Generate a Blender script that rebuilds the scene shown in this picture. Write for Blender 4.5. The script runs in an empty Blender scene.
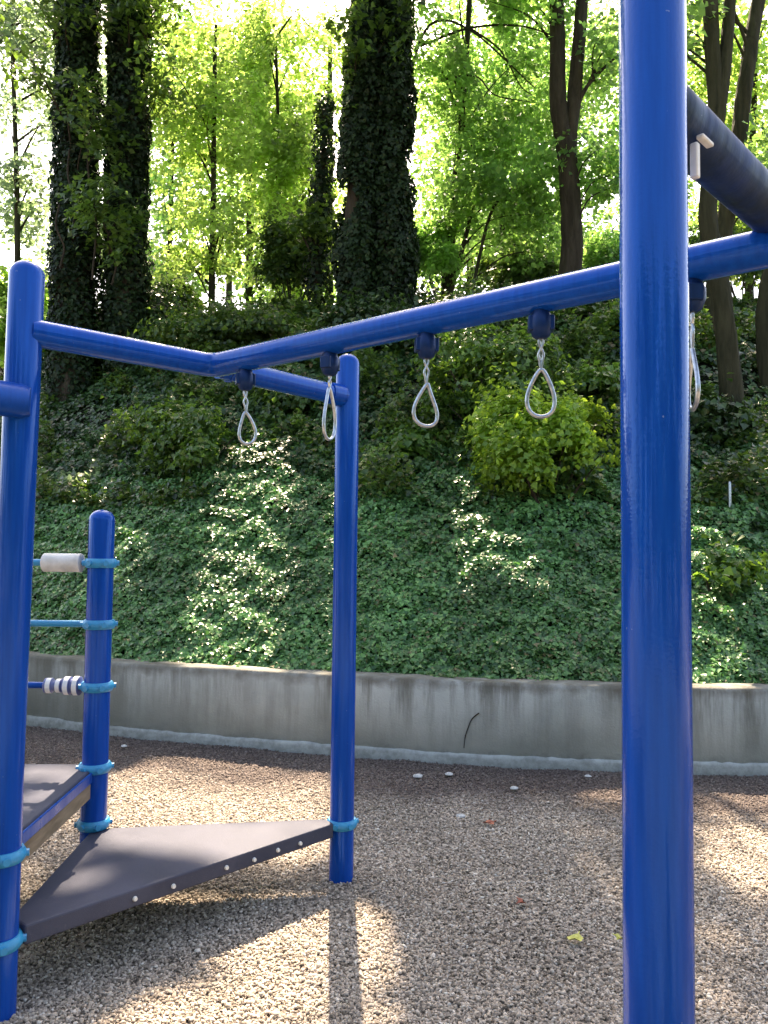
import bpy, math, random
import numpy as np
from mathutils import Matrix, Vector
rng = np.random.default_rng(11)
random.seed(11)
S = bpy.context.scene
COL = S.collection
rad = math.radians

# ------------------------------------------------------------------ camera
F_PX, PITCH, ROLL, CAM_H = 769.0, rad(2.8), rad(0.6), 1.7
camd = bpy.data.cameras.new('camera')
camd.sensor_fit = 'VERTICAL'; camd.sensor_height = 36.0
camd.lens = 36.0 * F_PX / 1024.0
camd.clip_start = 0.02; camd.clip_end = 2000
cam = bpy.data.objects.new('camera', camd); COL.objects.link(cam)
RM = Matrix.Rotation(math.pi/2 + PITCH, 4, 'X') @ Matrix.Rotation(ROLL, 4, 'Z')
cam.matrix_world = Matrix.Translation((0, 0, CAM_H)) @ RM
S.camera = cam
RN = np.array(RM.to_3x3())
def ray(px, py): return RN @ np.array([(px-384)/F_PX, -(py-512)/F_PX, -1.0])
def at(px, py, Y):                       # point of the place measured in the photo at a depth Y
    d = ray(px, py); t = Y/d[1]
    return np.array([0, 0, CAM_H]) + t*d
def onz(px, py, z=0.0):
    d = ray(px, py); t = (z-CAM_H)/d[2]
    return np.array([0, 0, CAM_H]) + t*d

# ------------------------------------------------------------------ sun and sky
EL, AZ = rad(51), rad(-3.9)              # azimuth from +Y towards +X
SUN = np.array([math.sin(AZ)*math.cos(EL), math.cos(AZ)*math.cos(EL), math.sin(EL)])
ld = bpy.data.lights.new('sun', 'SUN'); ld.energy = 5.0; ld.angle = rad(0.53); ld.color = (1.0, 0.89, 0.74)
lo = bpy.data.objects.new('sun', ld); COL.objects.link(lo)
lo.rotation_euler = Vector(SUN).to_track_quat('Z', 'Y').to_euler()
lo.location = (0, 20, 40)
W = bpy.data.worlds.new('World'); S.world = W; W.use_nodes = True
nt = W.node_tree; nt.nodes.clear()
sk = nt.nodes.new('ShaderNodeTexSky'); sk.sky_type = 'NISHITA'; sk.sun_disc = False
sk.sun_elevation = EL; sk.sun_rotation = AZ; sk.air_density = 1.0; sk.dust_density = 3.0; sk.ozone_density = .6
bg = nt.nodes.new('ShaderNodeBackground'); bg.inputs[1].default_value = 0.13
wo = nt.nodes.new('ShaderNodeOutputWorld')
nt.links.new(sk.outputs[0], bg.inputs[0]); nt.links.new(bg.outputs[0], wo.inputs[0])
S.view_settings.view_transform = 'Standard'; S.view_settings.look = 'None'
S.view_settings.exposure = 2.35
S.view_settings.use_white_balance = True; S.view_settings.white_balance_temperature = 7600; S.view_settings.white_balance_tint = 12
S.view_settings.use_curve_mapping = False; S.view_settings.gamma = 1.0
S.render.engine = 'CYCLES'
S.cycles.use_denoising = True
S.cycles.max_bounces = 8; S.cycles.transparent_max_bounces = 8
S.cycles.sample_clamp_indirect = 6

# ------------------------------------------------------------------ node helpers
class NM:
    def __init__(s, name):
        s.m = bpy.data.materials.new(name); s.m.use_nodes = True
        s.t = s.m.node_tree; s.t.nodes.clear()
        s.out = s.n('ShaderNodeOutputMaterial')
    def n(s, ty, **kw):
        x = s.t.nodes.new(ty)
        for k, v in kw.items(): setattr(x, k, v)
        return x
    def set(s, sock, v):
        if hasattr(v, 'outputs'): v = v.outputs[0]
        if isinstance(v, bpy.types.NodeSocket): s.t.links.new(v, sock)
        else: sock.default_value = v
    def noise(s, scale, detail=4, rough=.55, vec=None, dist=0.0):
        x = s.n('ShaderNodeTexNoise'); x.inputs['Scale'].default_value = scale
        x.inputs['Detail'].default_value = detail; x.inputs['Roughness'].default_value = rough
        x.inputs['Distortion'].default_value = dist
        if vec is not None: s.set(x.inputs['Vector'], vec)
        return x.outputs[0]
    def vor(s, scale, vec=None, feature='F1', out=0):
        x = s.n('ShaderNodeTexVoronoi', feature=feature); x.inputs['Scale'].default_value = scale
        if vec is not None: s.set(x.inputs['Vector'], vec)
        return x.outputs[out]
    def coord(s, k='Object'): return s.n('ShaderNodeTexCoord').outputs[k]
    def mapping(s, vec, scale=(1, 1, 1), loc=(0, 0, 0)):
        x = s.n('ShaderNodeMapping'); s.set(x.inputs[0], vec)
        x.inputs['Scale'].default_value = scale; x.inputs['Location'].default_value = loc
        return x.outputs[0]
    def ramp(s, fac, stops):
        x = s.n('ShaderNodeValToRGB'); e = x.color_ramp.elements
        while len(e) < len(stops): e.new(.5)
        for k, (p, c) in enumerate(stops):
            e[k].position = p
            if not hasattr(c, '__len__'): c = (c, c, c)
            e[k].color = tuple(c)+(1,)
        s.set(x.inputs[0], fac); return x.outputs[0]
    def mix(s, fac, a, b, blend='MIX'):
        x = s.n('ShaderNodeMix', data_type='RGBA', blend_type=blend)
        for sock, v in ((x.inputs[0], fac), (x.inputs[6], a), (x.inputs[7], b)):
            if isinstance(v, tuple) and len(v) == 3: v = v+(1,)
            s.set(sock, v)
        return x.outputs[2]
    def math(s, op, a, b=0.0, clamp=False):
        x = s.n('ShaderNodeMath', operation=op, use_clamp=clamp); s.set(x.inputs[0], a); s.set(x.inputs[1], b)
        return x.outputs[0]
    def bump(s, h, strength=.3, dist=.02):
        x = s.n('ShaderNodeBump'); x.inputs['Strength'].default_value = strength; x.inputs['Distance'].default_value = dist
        s.set(x.inputs['Height'], h); return x.outputs[0]
    def bsdf(s, col, rough=.5, bump=None, spec=.5, metal=0.0, coat=0.0, tint=None):
        b = s.n('ShaderNodeBsdfPrincipled')
        if isinstance(col, tuple) and len(col) == 3: col = col+(1,)
        s.set(b.inputs['Base Color'], col); s.set(b.inputs['Roughness'], rough)
        b.inputs['Specular IOR Level'].default_value = spec; b.inputs['Metallic'].default_value = metal
        b.inputs['Coat Weight'].default_value = coat; b.inputs['Coat Roughness'].default_value = .07
        if tint: b.inputs['Specular Tint'].default_value = tint
        if bump is not None: s.set(b.inputs['Normal'], bump)
        return b.outputs[0]
    def done(s, sh):
        s.t.links.new(sh, s.out.inputs[0]); return s.m

def leaf_mat(name, dark, light, trans, tfac, rough=.45, spec=.4, big=None):
    k = NM(name)
    rnd = k.n('ShaderNodeNewGeometry').outputs['Random Per Island']
    col = k.ramp(rnd, [(0, dark), (.6, tuple((a+b)/2 for a, b in zip(dark, light))), (1, light)] if not big else [(0, dark), (.58, tuple((a+b)/2 for a, b in zip(dark, light))), (.955, light), (.97, big), (1, big)])
    pos = k.n('ShaderNodeNewGeometry').outputs['Position']
    nz = k.ramp(k.noise(.9, 3, .6, pos), [(.3, .65), (.7, 1.3)])
    col = k.mix(1.0, col, nz, 'MULTIPLY')
    p = k.bsdf(col, rough, spec=spec)
    t = k.n('ShaderNodeBsdfTranslucent')
    tc = k.mix(1.0, k.ramp(rnd, [(0, tuple(c*.7 for c in trans)), (1, tuple(c*1.25 for c in trans))]), nz, 'MULTIPLY')
    k.set(t.inputs[0], tc)
    mx = k.n('ShaderNodeMixShader'); mx.inputs[0].default_value = tfac
    k.t.links.new(p, mx.inputs[1]); k.t.links.new(t.outputs[0], mx.inputs[2])
    return k.done(mx.outputs[0])

def paint_mat(name, base, alt, rough=.26, blotch=0.0, blotchcol=(.02, .02, .022), tint=None):
    k = NM(name); co = k.coord()
    streak = k.noise(9, 3, .6, k.mapping(co, (6, 6, .35)))
    col = k.mix(k.ramp(streak, [(.35, 0.), (.7, 1.)]), base, alt)
    fleck = k.ramp(k.noise(55, 2, .5, co), [(.76, 0.), (.78, 1.)])
    col = k.mix(k.math('MULTIPLY', fleck, .35), col, (.35, .4, .5))
    if blotch:  # noise blotches in a second colour
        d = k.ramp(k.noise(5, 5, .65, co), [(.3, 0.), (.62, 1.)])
        col = k.mix(k.math('MULTIPLY', d, blotch), col, blotchcol)
    fine = k.noise(140, 2, .5, co)
    r = k.ramp(k.noise(4, 4, .6, k.mapping(co, (3, 3, .5))), [(.3, rough*.75), (.75, rough*1.6)])
    return k.done(k.bsdf(col, r, k.bump(k.math('ADD', fine, k.math('MULTIPLY', streak, 2.)),   .12, .003), spec=.65, coat=.06, tint=tint))

MAT = {}
MAT['blue'] = paint_mat('blue_paint', (.0, .046, .285), (.0, .064, .37), .09, tint=(.16, .42, 1.0, 1))
MAT['navy'] = paint_mat('blotched_navy_paint', (.002, .014, .09), (.003, .02, .13), .55, .94, (.0028, .0048, .0056), tint=(.35, .6, .8, 1))  # near-black blotches cover most of the navy
MAT['deepblue'] = paint_mat('deep_blue_paint', (.0, .045, .26), (.0, .058, .32), .3, tint=(.16, .42, 1.0, 1))
MAT['collar'] = paint_mat('light_blue_plastic', (.003, .22, .44), (.006, .27, .52), .4)
MAT['block'] = paint_mat('dark_navy_cast_metal', (.001, .010, .045), (.002, .016, .07), .35, tint=(.2, .4, 1, 1))
k = NM('galvanised_steel'); c = k.coord()
MAT['steel'] = k.done(k.bsdf(k.ramp(k.noise(60, 3, .6, c), [(.3, (.30, .33, .37)), (.7, (.54, .58, .62))]), .28, k.bump(k.noise(220, 2, .5, c), .25, .002), metal=.9))
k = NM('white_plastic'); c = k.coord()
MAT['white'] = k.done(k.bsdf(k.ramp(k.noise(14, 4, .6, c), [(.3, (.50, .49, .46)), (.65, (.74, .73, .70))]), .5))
k = NM('striped_plastic_beads'); c = k.coord()
wv = k.n('ShaderNodeSeparateXYZ'); k.set(wv.inputs[0], c)
st = k.ramp(k.math('FRACT', k.math('MULTIPLY', wv.outputs[0], 22.)), [(.50, 0.), (.54, 1.)])
MAT['beads'] = k.done(k.bsdf(k.mix(st, (.74, .74, .74), (.12, .15, .32)), .45))
k = NM('dark_deck_coating'); c = k.coord()
dc = k.ramp(k.noise(3, 5, .65, c), [(.3, (.043, .047, .072)), (.7, (.070, .074, .106))])
sp = k.ramp(k.noise(120, 3, .6, c), [(.62, 0.), (.75, 1.)])
dc = k.mix(k.math('MULTIPLY', sp, .35), dc, (.22, .20, .19))
MAT['deck'] = k.done(k.bsdf(dc, k.ramp(k.noise(6, 4, .6, c), [(.3, .42), (.7, .58)]), k.bump(k.noise(260, 2, .5, c), .35, .003), spec=.12))
k = NM('tan_panel'); c = k.coord()
MAT['tan'] = k.done(k.bsdf(k.ramp(k.noise(7, 5, .6, k.mapping(c, (1, 1, 6))), [(.3, (.14, .10, .06)), (.7, (.28, .21, .14))]), .7))
# concrete
k = NM('weathered_concrete'); c = k.coord()
sx = k.n('ShaderNodeSeparateXYZ'); k.set(sx.inputs[0], c)
z = sx.outputs[2]
base = k.ramp(k.noise(1.3, 6, .62, c), [(.28, (.29, .315, .30)), (.72, (.48, .505, .49))])
stv = k.noise(5.5, 5, .7, k.mapping(c, (1, 1, .10)))
run = k.math('MULTIPLY', k.ramp(stv, [(.44, 0.), (.60, 1.)]), k.ramp(z, [(.12, .15), (.62, 1.)]))
run = k.math('MULTIPLY', run, k.ramp(k.noise(.8, 2, .5, c), [(.35, .35), (.6, 1.)]))
base = k.mix(k.math('MULTIPLY', run, .85), base, (.085, .083, .065))
brk = k.math('ADD', z, k.math('MULTIPLY', k.noise(6, 4, .6, c), .22))
topd = k.ramp(brk, [(.66, 0.), (.76, 1.)])
base = k.mix(k.math('MULTIPLY', topd, .8), base, (.10, .088, .068))
xr = k.ramp(k.math('ADD', k.math('MULTIPLY', sx.outputs[0], -.22), k.math('MULTIPLY', k.noise(1.5, 4, .6, c), .5)), [(.52, 0.), (.95, 1.)])
base = k.mix(k.math('MULTIPLY', xr, .6), base, (.12, .115, .092))
low = k.ramp(k.math('ADD', z, k.math('MULTIPLY', k.noise(7, 5, .65, c), .16)), [(.135, 1.), (.20, 0.)])
base = k.mix(k.math('MULTIPLY', low, .55), base, k.ramp(k.noise(11, 5, .7, c), [(.40, (.13, .135, .125)), (.60, (.33, .345, .34))]))
pit = k.ramp(k.vor(38, c), [(.05, 0.), (.13, 1.)])
base = k.mix(k.math('MULTIPLY', k.math('SUBTRACT', 1., pit), .35), base, (.07, .07, .06))
hb = k.math('ADD', k.noise(60, 5, .6, c), k.math('MULTIPLY', pit, .5))
MAT['concrete'] = k.done(k.bsdf(base, .88, k.bump(hb, .45, .008), spec=.25))
# mulch
def mulch_col(k, fac, pos):
    col = k.ramp(fac, [(0, (.070, .058, .047)), (.13, (.24, .195, .155)), (.45, (.36, .298, .240)), (.75, (.45, .376, .308)), (.94, (.53, .455, .38)), (1, (.64, .59, .52))])
    sy = k.n('ShaderNodeSeparateXYZ'); k.set(sy.inputs[0], pos)
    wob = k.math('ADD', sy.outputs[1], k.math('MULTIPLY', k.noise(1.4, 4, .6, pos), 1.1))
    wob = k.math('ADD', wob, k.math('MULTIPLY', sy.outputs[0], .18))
    wallband = k.ramp(k.math('MULTIPLY', wob, .1), [(.565, 0.), (.625, 1.)])  # darker brown band towards the wall
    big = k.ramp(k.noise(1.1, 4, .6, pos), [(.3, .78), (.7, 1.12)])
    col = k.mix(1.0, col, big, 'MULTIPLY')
    return k.mix(k.math('MULTIPLY', wallband, .74), col, (.07, .048, .048))
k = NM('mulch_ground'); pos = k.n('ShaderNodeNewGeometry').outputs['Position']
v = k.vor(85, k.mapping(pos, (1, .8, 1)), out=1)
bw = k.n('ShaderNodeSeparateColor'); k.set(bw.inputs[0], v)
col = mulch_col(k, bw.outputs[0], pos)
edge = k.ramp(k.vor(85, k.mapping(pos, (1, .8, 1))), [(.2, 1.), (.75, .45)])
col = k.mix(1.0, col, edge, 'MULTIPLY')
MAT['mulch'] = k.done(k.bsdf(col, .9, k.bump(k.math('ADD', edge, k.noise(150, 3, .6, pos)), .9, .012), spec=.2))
k = NM('wood_chip'); pos = k.n('ShaderNodeNewGeometry').outputs['Position']
rnd = k.n('ShaderNodeNewGeometry').outputs['Random Per Island']
MAT['chip'] = k.done(k.bsdf(mulch_col(k, rnd, pos), .85, spec=.25))
# soil, bark
k = NM('shade_dark_soil'); c = k.coord()
MAT['soil'] = k.done(k.bsdf(k.ramp(k.noise(5, 6, .65, c), [(.3, (.005, .007, .004)), (.7, (.016, .018, .009))]), .95, k.bump(k.noise(14, 5, .6, c), .8, .06), spec=.1))  # soil darkened so that bare hollows look unlit
def bark(name, a, b):
    k = NM(name); c = k.coord()
    n1 = k.noise(3.5, 6, .7, k.mapping(c, (3, 3, .45)), .6)
    return k.done(k.bsdf(k.ramp(n1, [(.3, a), (.72, b)]), .9, k.bump(n1, .9, .05), spec=.15))
MAT['bark'] = bark('dark_bark', (.016, .013, .010), (.06, .05, .038))
MAT['bark2'] = bark('mossy_bark', (.014, .015, .008), (.055, .052, .03))
# leaves
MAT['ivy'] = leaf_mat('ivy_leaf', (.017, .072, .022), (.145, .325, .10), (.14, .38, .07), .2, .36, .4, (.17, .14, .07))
MAT['bank_ivy'] = leaf_mat('shade_dark_ivy_leaf', (.008, .030, .010), (.055, .125, .036), (.10, .24, .04), .2, .38, .35, (.15, .12, .06))  # darker copy of the ivy leaf, its tone standing in for shade
MAT['bramble'] = leaf_mat('bramble_leaf', (.009, .030, .006), (.088, .16, .030), (.22, .40, .05), .28, .36, .5, (.15, .12, .06))
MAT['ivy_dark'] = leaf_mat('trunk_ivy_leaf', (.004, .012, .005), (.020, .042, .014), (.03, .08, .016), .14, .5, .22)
MAT['maple'] = leaf_mat('maple_leaf', (.035, .10, .022), (.085, .18, .04), (.46, .80, .18), .56, .45, .4)
MAT['sunny'] = leaf_mat('yellow_green_leaf', (.045, .11, .02), (.11, .19, .04), (.68, .95, .22), .6, .45, .4)
MAT['deep'] = leaf_mat('deep_green_leaf', (.020, .055, .016), (.06, .12, .03), (.20, .34, .045), .42, .42, .4)
MAT['grey'] = leaf_mat('grey_green_leaf', (.035, .075, .035), (.09, .15, .07), (.42, .60, .28), .5, .4, .4)
MAT['shrub'] = leaf_mat('shrub_leaf', (.030, .085, .016), (.095, .18, .034), (.24, .44, .05), .32, .38, .5)
MAT['lime'] = leaf_mat('lime_shrub_leaf', (.075, .155, .018), (.18, .30, .035), (.50, .72, .07), .38, .42, .4)
MAT['dark'] = leaf_mat('dark_shrub_leaf', (.010, .030, .009), (.035, .075, .02), (.06, .13, .02), .2, .42, .4)
k = NM('dry_yellow_leaf'); c = k.coord()
MAT['yleaf'] = k.done(k.bsdf(k.ramp(k.noise(40, 3, .6, c), [(.3, (.35, .33, .05)), (.7, (.62, .58, .16))]), .6))
k = NM('dry_red_leaf'); c = k.coord()
MAT['rleaf'] = k.done(k.bsdf(k.ramp(k.noise(40, 3, .6, c), [(.3, (.22, .05, .03)), (.7, (.40, .12, .06))]), .6))
k = NM('pale_stone'); c = k.coord()
MAT['stone'] = k.done(k.bsdf(k.ramp(k.noise(30, 4, .6, c), [(.3, (.30, .30, .30)), (.7, (.52, .52, .51))]), .8))

# ------------------------------------------------------------------ object helpers
def tag(o, label=None, cat=None, group=None, kind=None):
    if label: o['label'] = label
    if cat: o['category'] = cat
    if group: o['group'] = group
    if kind: o['kind'] = kind
    return o
def empty(name, loc, label, cat, group=None):
    o = bpy.data.objects.new(name, None); COL.objects.link(o); o.location = loc
    o.empty_display_size = .2
    return tag(o, label, cat, group)
class MB:
    """verts and faces of one mesh"""
    def __init__(s): s.v = []; s.f = []
    def add(s, v, f):
        b = len(s.v); s.v += [tuple(map(float, p)) for p in v]; s.f += [tuple(i+b for i in q) for q in f]
    def tube(s, pts, r, n=16, caps='flat', wob=0.0):
        pts = [np.array(p, float) for p in pts]; m = len(pts)
        rs = [r]*m if not hasattr(r, '__len__') else list(r)
        if caps in ('dome', 'domeend'):
            d = pts[-1]-pts[-2]; d /= np.linalg.norm(d); R0 = rs[-1]; p0 = pts[-1]
            for a in (20, 40, 58, 74, 86):
                pts.append(p0+d*R0*.85*math.sin(rad(a))); rs.append(R0*math.cos(rad(a)))
            m = len(pts)
        tan = []
        for i in range(m):
            a = pts[max(i-1, 0)]; b = pts[min(i+1, m-1)]; t = b-a; tan.append(t/max(np.linalg.norm(t), 1e-9))
        u = np.cross(tan[0], [0, 0, 1.]);
        if np.linalg.norm(u) < 1e-3: u = np.array([1., 0, 0])
        u /= np.linalg.norm(u); v = []
        for i in range(m):
            t = tan[i]; u = u-t*np.dot(u, t); u /= np.linalg.norm(u); w = np.cross(t, u)
            for j in range(n):
                a = 2*math.pi*j/n; rr = rs[i]
                if wob: rr *= 1+wob*(math.sin(3*a+i*.7+pts[0][0]*9)*.5+random.uniform(-.5, .5))
                v.append(pts[i]+(u*math.cos(a)+w*math.sin(a))*rr)
        f = [(i*n+j, i*n+(j+1) % n, (i+1)*n+(j+1) % n, (i+1)*n+j) for i in range(m-1) for j in range(n)]
        f.append(tuple(reversed(range(n)))); f.append(tuple((m-1)*n+j for j in range(n)))
        s.add(v, f); return s
    def box(s, c, h, rz=0.0):
        ca, sa = math.cos(rz), math.sin(rz); v = []
        for dz in (-1, 1):
            for dx, dy in ((-1, -1), (1, -1), (1, 1), (-1, 1)):
                x, y = dx*h[0], dy*h[1]
                v.append((c[0]+x*ca-y*sa, c[1]+x*sa+y*ca, c[2]+dz*h[2]))
        s.add(v, [(3, 2, 1, 0), (4, 5, 6, 7), (0, 1, 5, 4), (1, 2, 6, 5), (2, 3, 7, 6), (3, 0, 4, 7)]); return s
    def prism(s, poly, z0, z1):
        n = len(poly)
        s.add([(p[0], p[1], z0) for p in poly]+[(p[0], p[1], z1) for p in poly],
              [tuple(reversed(range(n))), tuple(range(n, 2*n))]+[(i, (i+1) % n, n+(i+1) % n, n+i) for i in range(n)]); return s
    def build(s, name, mat, parent=None, smooth=True, bevel=0.0, origin=None):
        me = bpy.data.meshes.new(name)
        o3 = np.zeros(3) if origin is None else np.array(origin, float)
        me.from_pydata([tuple(np.array(p)-o3) for p in s.v], [], s.f); me.update()
        me.materials.append(mat)
        if smooth:
            me.polygons.foreach_set('use_smooth', [True]*len(me.polygons))
            me.set_sharp_from_angle(angle=rad(40))
        o = bpy.data.objects.new(name, me); COL.objects.link(o)
        if parent is not None: o.parent = parent
        o.location = tuple(o3 - (np.array(parent['_w']) if parent is not None and '_w' in parent else 0))
        if bevel:
            b = o.modifiers.new('bevel', 'BEVEL'); b.width = bevel; b.segments = 2; b.limit_method = 'ANGLE'; b.angle_limit = rad(40)
        return o
def fast_mesh(name, V, Q, mat, parent=None, smooth=False):
    """V (n,3), Q (m,4) -> one object"""
    me = bpy.data.meshes.new(name); n, m = len(V), len(Q)
    me.vertices.add(n); me.vertices.foreach_set('co', np.ascontiguousarray(V, dtype=np.float32).ravel())
    me.loops.add(m*4); me.loops.foreach_set('vertex_index', np.ascontiguousarray(Q, dtype=np.int32).ravel())
    me.polygons.add(m); me.polygons.foreach_set('loop_start', np.arange(0, m*4, 4, dtype=np.int32))
    if smooth: me.polygons.foreach_set('use_smooth', np.ones(m, dtype=bool))
    me.update(calc_edges=True); me.materials.append(mat)
    o = bpy.data.objects.new(name, me); COL.objects.link(o)
    if parent is not None: o.parent = parent; o.location = tuple(-np.array(parent['_w']))
    return o
KITE = (np.array([(0, 0, 0), (-.36, .45, .10), (0, 1, -.04), (.36, .45, .10)]), np.array([(0, 3, 2, 1)]))
IVY = (np.array([(0, 0, 0), (-.52, .22, .10), (-.30, .55, .07), (0, 1, -.05), (.30, .55, .07), (.52, .22, .10)]),
       np.array([(0, 3, 2, 1), (0, 5, 4, 3)]))
def unit(a): return a/np.maximum(np.linalg.norm(a, axis=-1, keepdims=True), 1e-9)
def leaves(C, N, T, size, shape=KITE):
    """C centres, N normals, T tip directions, size -> verts, quads"""
    N = unit(N); T = unit(T-N*np.sum(T*N, 1, keepdims=True)); B = np.cross(T, N)
    P, Fq = shape; n, kk = len(C), len(P)
    V = C[:, None, :]+size[:, None, None]*(P[None, :, 0:1]*B[:, None, :]+(P[None, :, 1:2]-.5)*T[:, None, :]+P[None, :, 2:3]*N[:, None, :])
    Q = (np.arange(n)[:, None, None]*kk+Fq[None]).reshape(-1, 4)
    return V.reshape(-1, 3), Q
def rdir(n): return unit(rng.normal(size=(n, 3)))

# smooth value noise in 2D / 3D by sums of sines
def wob2(x, y, s=1.0, ph=0.0):
    return (np.sin(x*1.7*s+ph+1.3*np.sin(y*1.1*s+ph))+np.sin(y*2.1*s+2.1+ph+1.1*np.sin(x*1.3*s))+np.sin((x+y)*1.2*s+.7+ph*2)+.6*np.sin(x*3.9*s-y*3.1*s+ph))/3.6

# ------------------------------------------------------------------ terrain
WX = np.array([-40, -20, -12, -7, -3.4, -2.46, -1.4, -.43, .63, 1.86, 3.0, 6, 12, 20, 40.])
WY = np.array([20, 14.5, 11.3, 9.15, 7.48, 7.05, 6.75, 6.5, 6.24, 6.09, 6.05, 6.2, 6.8, 8, 12.])
_xs = np.linspace(-40, 40, 801); _ys = np.interp(_xs, WX, WY)
_ker = np.hanning(13); _ker /= _ker.sum()
_ys = np.convolve(np.pad(_ys, 6, mode='edge'), _ker, 'valid')
def wallY(x): return np.interp(x, _xs, _ys)
WT, WH = .24, .65
def terrain(x, y):
    x = np.asarray(x, float); y = np.asarray(y, float)
    s = (y-wallY(x)-WT)
    a = .77
    lin = .57+a*np.clip(s, -1, 6.8)
    far = np.where(s > 6.8, (s-6.8), 0)
    top = .77*3*(1-np.exp(-far/3))*.35+.10*far
    bump = np.clip(.2+s/3.5, 0, 1)*(.16*wob2(x, y, 1.0)+.10*wob2(x+5, y, 2.3, 1.)+.05*wob2(x, y, 5., 2.))
    return lin+top+bump
def hit(px, py):
    d = ray(px, py); d = d/d[1]
    for Y in np.arange(5.5, 40, .03):
        p = np.array([0, 0, CAM_H])+d*Y
        if p[1] > wallY(p[0])+WT*.5 and p[2] < terrain(p[0], p[1]): return p
    return p
def tnorm(x, y):
    e = .08
    return unit(np.stack([-(terrain(x+e, y)-terrain(x-e, y))/(2*e), -(terrain(x, y+e)-terrain(x, y-e))/(2*e), np.ones_like(x)], -1))

# ------------------------------------------------------------------ gaps of the canopy: sun shafts that reach the ground
E1 = unit(np.cross(SUN, [0, 0, 1.])); E2 = np.cross(SUN, E1)
def sunplane(P): return np.stack([P @ E1, P @ E2], -1)
SHAFTS = []
def grown(q, g):
    c = q.mean(0); d = q-c; return c+d*(1+g/np.maximum(np.linalg.norm(d, axis=1, keepdims=True), .15))
def shaft_z(pix, z=0.0, g=.10):
    P = np.array([onz(px, py, z) for px, py in pix]); SHAFTS.append((grown(sunplane(P), g), float((P @ SUN).max())))
def shaft_b(pix, g=.36):
    P = np.array([hit(px, py) for px, py in pix]); SHAFTS.append((grown(sunplane(P), g), float((P @ SUN).mean())))
shaft_z([(112, 772), (190, 750), (326, 768), (338, 800), (334, 850), (300, 856), (130, 856), (108, 830)], 0., .05)
shaft_z([(125, 822), (322, 820), (318, 834), (235, 852), (185, 843), (125, 850)], .3, .16)
shaft_z([(62, 880), (75, 868), (98, 866), (100, 876), (80, 884)], .3, .07)
shaft_z([(212, 970), (332, 906), (372, 892), (392, 930), (405, 1080), (250, 1090), (60, 1090), (90, 1024)], 0., .0)
shaft_z([(700, 800), (708, 778), (800, 770), (810, 885), (745, 888), (702, 855)], 0., .04)
shaft_z([(588, 800), (600, 792), (626, 794), (624, 804)])
shaft_z([(25, 766), (85, 766), (84, 775), (30, 778)], .6)
shaft_z([(20, 800), (50, 782), (70, 784), (50, 803)], .6)
shaft_b([(236, 488), (262, 500), (312, 515), (330, 570), (330, 612), (290, 575), (262, 640), (205, 648), (222, 560)])
shaft_b([(476, 540), (490, 556), (548, 612), (545, 626), (470, 604), (470, 570)], .16)
shaft_b([(692, 600), (730, 606), (790, 640), (790, 672), (692, 664)])
shaft_b([(40, 510), (62, 505), (60, 530), (40, 535)])
shaft_b([(95, 600), (118, 580), (122, 610), (100, 615)])
def lit(P, tmin=None):
    tt = P @ SUN
    q = sunplane(P); x = q[:, 0]+.05*wob2(q[:, 0], q[:, 1], 9.); y = q[:, 1]+.05*wob2(q[:, 1], q[:, 0], 9., 2.)
    res = np.zeros(len(P), bool)
    for poly, t0 in SHAFTS:
        ins = np.zeros(len(P), bool); n = len(poly)
        for i in range(n):
            x1, y1 = poly[i]; x2, y2 = poly[(i+1) % n]
            c = ((y1 > y) != (y2 > y)) & (x < (x2-x1)*(y-y1)/(y2-y1+1e-12)+x1)
            ins ^= c
        if tmin is not None: ins &= tt > t0+tmin
        res |= ins
    return res

# ------------------------------------------------------------------ the setting: ground, hillside
def axis(a, b, step, far, n=8):
    mid = np.arange(a, b+1e-6, step)
    g = np.geomspace(step*2, far, n)
    return np.concatenate([a-g[::-1], mid, b+g])
def grid(xs, ys, zf):
    X, Y = np.meshgrid(xs, ys); Z = zf(X, Y); nx = len(xs)
    V = np.stack([X, Y, Z], -1).reshape(-1, 3)
    i = np.arange(len(ys)-1)[:, None]*nx+np.arange(nx-1)[None]
    Q = np.stack([i, i+1, i+nx+1, i+nx], -1).reshape(-1, 4)
    return V, Q
def gz(x, y): return .012*wob2(x, y, 2.2)+.007*wob2(x, y, 6., 1.)-.012
V, Q = grid(axis(-6, 6, .07, 250), axis(1, 9, .07, 250), lambda x, y: np.where((np.abs(x) < 7) & (y < 10) & (y > 0), gz(x, y), -.02))
tag(fast_mesh('ground', V, Q, MAT['mulch'], smooth=True), kind='structure')
xs = axis(-11, 11, .11, 120, 10)
ss = np.concatenate([np.arange(.02, 9, .11), 9+np.geomspace(.3, 160, 14)])
X, Sg = np.meshgrid(xs, ss); Y = wallY(X)+WT+Sg; Z = terrain(X, Y)
V = np.stack([X, Y, Z], -1).reshape(-1, 3); nx = len(xs)
i = np.arange(len(ss)-1)[:, None]*nx+np.arange(nx-1)[None]
tag(fast_mesh('hillside', V, np.stack([i, i+1, i+nx+1, i+nx], -1).reshape(-1, 4), MAT['soil'], smooth=True), kind='structure')

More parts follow.
